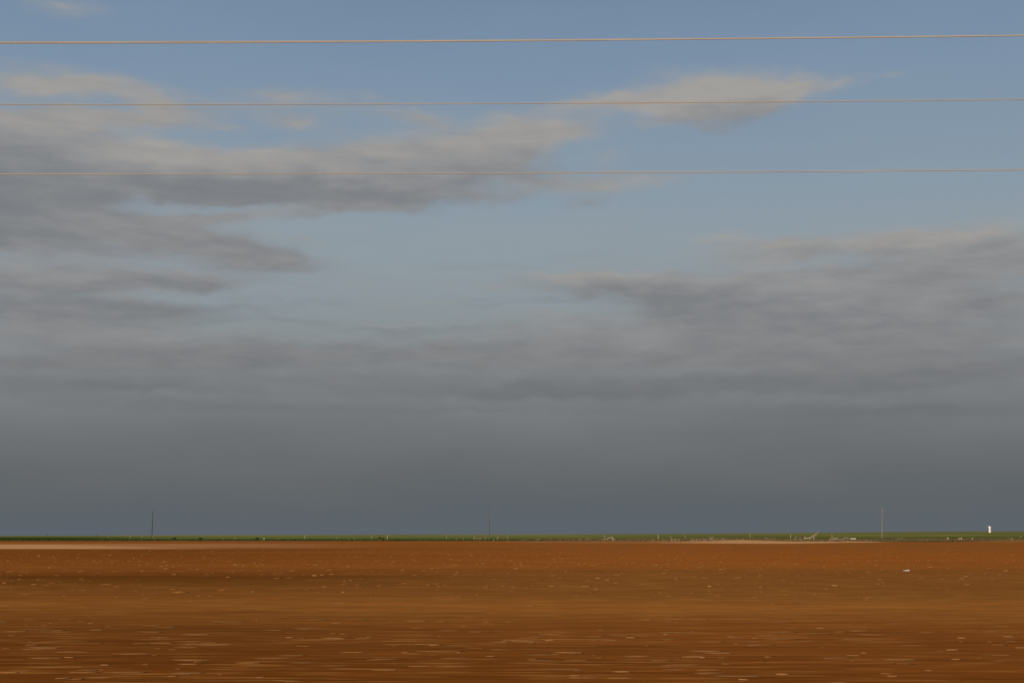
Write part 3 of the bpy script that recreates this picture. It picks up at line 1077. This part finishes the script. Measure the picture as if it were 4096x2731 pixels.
# ------------------------------------------------------------------ white tower on the horizon
def tower():
    Y = 2300.0
    k = Y / F
    px = 3959.0
    x = at(px, 2126, Y).x
    z0 = terrain(x, Y)
    zb = at(px, 2126, Y).z
    zt = at(px, 2102.8, Y).z
    p = Vector((x, Y, min(z0, zb)))
    lift = zb - p.z
    H = zt - zb
    root = thing('tower', 'small white tower with rounded hooded top on the horizon at right', 'tower', p)
    c = MB()
    c.lathe([(1.45, -.3), (1.45, .25), (1.3, .4), (1.25, H * .3 + lift), (1.2, H * .72 + lift)], 24, (.25, 0, 0))
    c.build('column', M['tan_paint'], root, True)
    rib = MB()
    for a in range(8):
        t_ = 2 * PI * a / 8 + .3
        rib.box(.25 + math.cos(t_) * 1.27 - .06, .25 + math.cos(t_) * 1.27 + .06, math.sin(t_) * 1.27 - .06, math.sin(t_) * 1.27 + .06, .3, H * .69 + lift)
    rib.build('ribs', M['white'], root)
    # hood: rounded hull leaning right
    hd = MB()
    n, m = 18, 10
    base = len(hd.v)
    for i in range(m + 1):
        t_ = i / m
        xx = -1.75 + 3.7 * t_
        zc = lift + H * (.835 - .1 * t_)
        rr = .16 + 1.55 * math.sin(PI * (.12 + .8 * t_ ** .8)) ** .75
        for j in range(n):
            a = 2 * PI * j / n
            hd.v.append(Vector((xx + .15, math.cos(a) * rr * .95, zc + math.sin(a) * rr * (1.0 if math.sin(a) > 0 else .85))))
    for i in range(m):
        for j in range(n):
            a, b_ = base + i * n + j, base + i * n + (j + 1) % n
            hd.f.append((a, a + n, b_ + n, b_))
    hd.f.append(tuple(base + j for j in range(n)))
    hd.f.append(tuple(base + m * n + j for j in reversed(range(n))))
    hd.build('hood', M['white'], root, True)
    hp = MB()
    zc = lift + H * .69
    hp.tube([(1.5, -.2, zc + 1.0), (2.4, -.2, zc + 1.1), (2.75, -.2, zc + .4), (2.6, -.2, zc - .7), (1.3, -.2, zc - .75)], .2, 8)
    hp.build('hoop_bracket', M['steel'], root, True)
    ld = MB()
    for s in (-.45, .15):
        ld.tube([(-1.15 + s, -.7, .0), (-.95 + s, -.7, lift + H * .66)], .09, 6)
    for i in range(11):
        zz = .5 + i * (lift + H * .6) / 11
        ld.tube([(-1.58 + .02 * i, -.7, zz), (-.98 + .02 * i, -.7, zz)], .06, 5)
    ld.build('ladder', M['white'], root)
    for (xa, ya, xb, yb, mt) in ((-1.1, -.4, -2.6, -.8, 'steel'), (1.3, -.4, 3.3, -.8, 'steel'), (.3, .9, .2, 2.6, 'steel')):
        lg = MB().tube([(xa, ya, lift + H * (.5 if xa < 0 else .3)), (xb, yb, -.3)], .11, 7)
        lg.build('leg', M[mt], root, True)
    pl = MB().box(-1.5, .2, -1.3, 1.3, lift + H * .28, lift + H * .28 + .25)
    pl.build('platform', M['tan_paint'], root)
    return root


tower()

# ------------------------------------------------------------------ clods and dry litter on the soil
BANDS = [(2166, 2182, 0.5), (2182, 2200, 1.1), (2200, 2235, .75), (2235, 2262, 1.2), (2262, 2300, 1.15), (2300, 2350, .7), (2350, 2395, .55), (2395, 2470, .3), (2470, 2540, .6), (2540, 2640, .75), (2640, 2731, .4)]
BW = [(b[1] - b[0]) * b[2] for b in BANDS]
rnd = random.Random(21)


def clod_spot():
    b = rnd.choices(BANDS, BW)[0]
    return rnd.uniform(-500, 4600), rnd.uniform(b[0], b[1])


FIXED = [(228, 2527), (1337, 2553), (1093, 2633), (179, 2590), (601, 2527), (505, 2688), (1664, 2483), (884, 2361), (422, 2337), (340, 2239), (636, 2572), (784, 2576),
         (923, 2489), (1677, 2577), (1760, 2605), (1429, 2477), (1276, 2478), (1211, 2650), (1376, 2335), (723, 2370), (105, 2377), (209, 2331), (2876, 2612), (2958, 2704),
         (2279, 2610), (3124, 2488), (3228, 2411), (2549, 2625), (3481, 2538), (3037, 2579), (3599, 2638), (2083, 2563), (3119, 2529), (3111, 2433), (2797, 2477), (2475, 2542),
         (2274, 2302), (2431, 2559), (2213, 2302), (116, 2517), (2985, 2300), (3473, 2287), (2157, 2320), (3140, 2264), (2664, 2281)]


def clod_mesh(kind, seed):
    """flat elongated clump, longest along x, unit-ish size"""
    r_ = random.Random(seed)
    mb = MB()
    L = 1.0
    mb.lump((0, 0, .12), (.5 * L, .28, .2), seed, 9, 6, .3)
    for _ in range(2):
        x0, y0 = r_.uniform(-.35, .25), r_.uniform(-.25, .25)
        mb.lump((x0, y0, .1), (r_.uniform(.18, .3), r_.uniform(.1, .18), r_.uniform(.1, .17)), seed + 30 + _, 7, 5, .35)
    return mb


clod_near = [clod_mesh(0, i).mesh('soil_clod', M['clod'], True) for i in range(10)]
clod_dist = [clod_mesh(0, i).mesh('soil_clod', M['clod_far'], True) for i in range(10)]


def where(px, py):
    side = 'left third' if px < 1365 else ('middle third' if px < 2731 else 'right third')
    if py > 2470:
        return 'large pale dry clod on the dark streaked foreground soil, %s of the field' % side
    if py > 2300:
        return 'pale dry clod on the smoother brown middle strip of soil, %s of the field' % side
    return 'small bright dry clod on the reddish far soil, %s of the field' % side


spots = [(px, py, rnd.uniform(.9, 1.25)) for px, py in FIXED]
while len(spots) < 300:
    px, py = clod_spot()
    if not (-60 < px < 4150) or py < 2225 or (py > 2400 and rnd.random() < .3):
        continue
    spots.append((px, py, rnd.choice((.55, .65, .75, .85, 1.0))))
for i, (px, py, s) in enumerate(spots):
    p = flat(px, py)
    me = (clod_near if py > 2330 else clod_dist)[rnd.randrange(10)]
    o = bpy.data.objects.new('soil_clod', me)
    COL.objects.link(o)
    p.z = ground_z(p.x, p.y) - (.001 if py > 2400 else .004)
    o.location = p
    near = py > 2400
    L = (.5 if near else .36) * s * rnd.uniform(.75, 1.25)
    hz = rnd.uniform(.018, .036) if near else rnd.uniform(.03, .065)
    o.scale = (L, (rnd.uniform(.16, .32) if near else rnd.uniform(.05, .11)) * s, hz * s * 1.2)
    o.rotation_euler = (0, rnd.gauss(0, .01) if near else rnd.gauss(-.05, .04), rnd.gauss(.0, .12) if near else rnd.gauss(.3, .3))
    tag(o, where(px, py), 'clod', 'pale dry clods strewn over the ploughed field')

litter = MB()
for i in range(2000):
    px, py = clod_spot()
    if i % 2 == 0:
        py = rnd.uniform(2164, 2262)
    elif py > 2400 and i % 3:
        continue
    p = flat(px, py)
    p.z = ground_z(p.x, p.y)
    s = rnd.choice((.35, .45, .55, .7)) * (1.0 if py < 2350 else .75)
    rot = Matrix.Rotation(rnd.gauss(0, .25), 3, 'Z')
    hz = .014 if py > 2400 else .022
    litter.lump(p + Vector((0, 0, hz * s * .5)), (.17 * s * rnd.uniform(.8, 1.6), .06 * s, hz * s * rnd.uniform(.8, 1.6)), i, 6, 4, .3, rot)
lo = litter.build('soil_crumbs', M['clod_far'], None, True)
tag(lo, 'small dry crumbs and straw bits scattered over the ploughed soil', 'soil crumbs', kind='stuff')


def scrap():
    p = flat(3625, 2282)
    mb = MB()
    n = 8
    for i in range(n):
        x0, x1 = -.14 + .28 * i / n, -.14 + .28 * (i + 1) / n
        z0, z1 = .008 + .01 * math.sin(i * 1.3) ** 2 + i * .003, .008 + .01 * math.sin((i + 1) * 1.3) ** 2 + (i + 1) * .003
        mb.quad((x0, -.04, z0 * .5), (x1, -.04, z1 * .5), (x1, .04, z1 * 1.4), (x0, .04, z0 * 1.4))
        mb.quad((x0, -.04, 0), (x1, -.04, 0), (x1, -.04, z1 * .5), (x0, -.04, z0 * .5))
    o = mb.build('plastic_scrap', M['plastic'])
    o.location = p
    return tag(o, 'bright white scrap of litter lying on the soil at right', 'litter')


scrap()
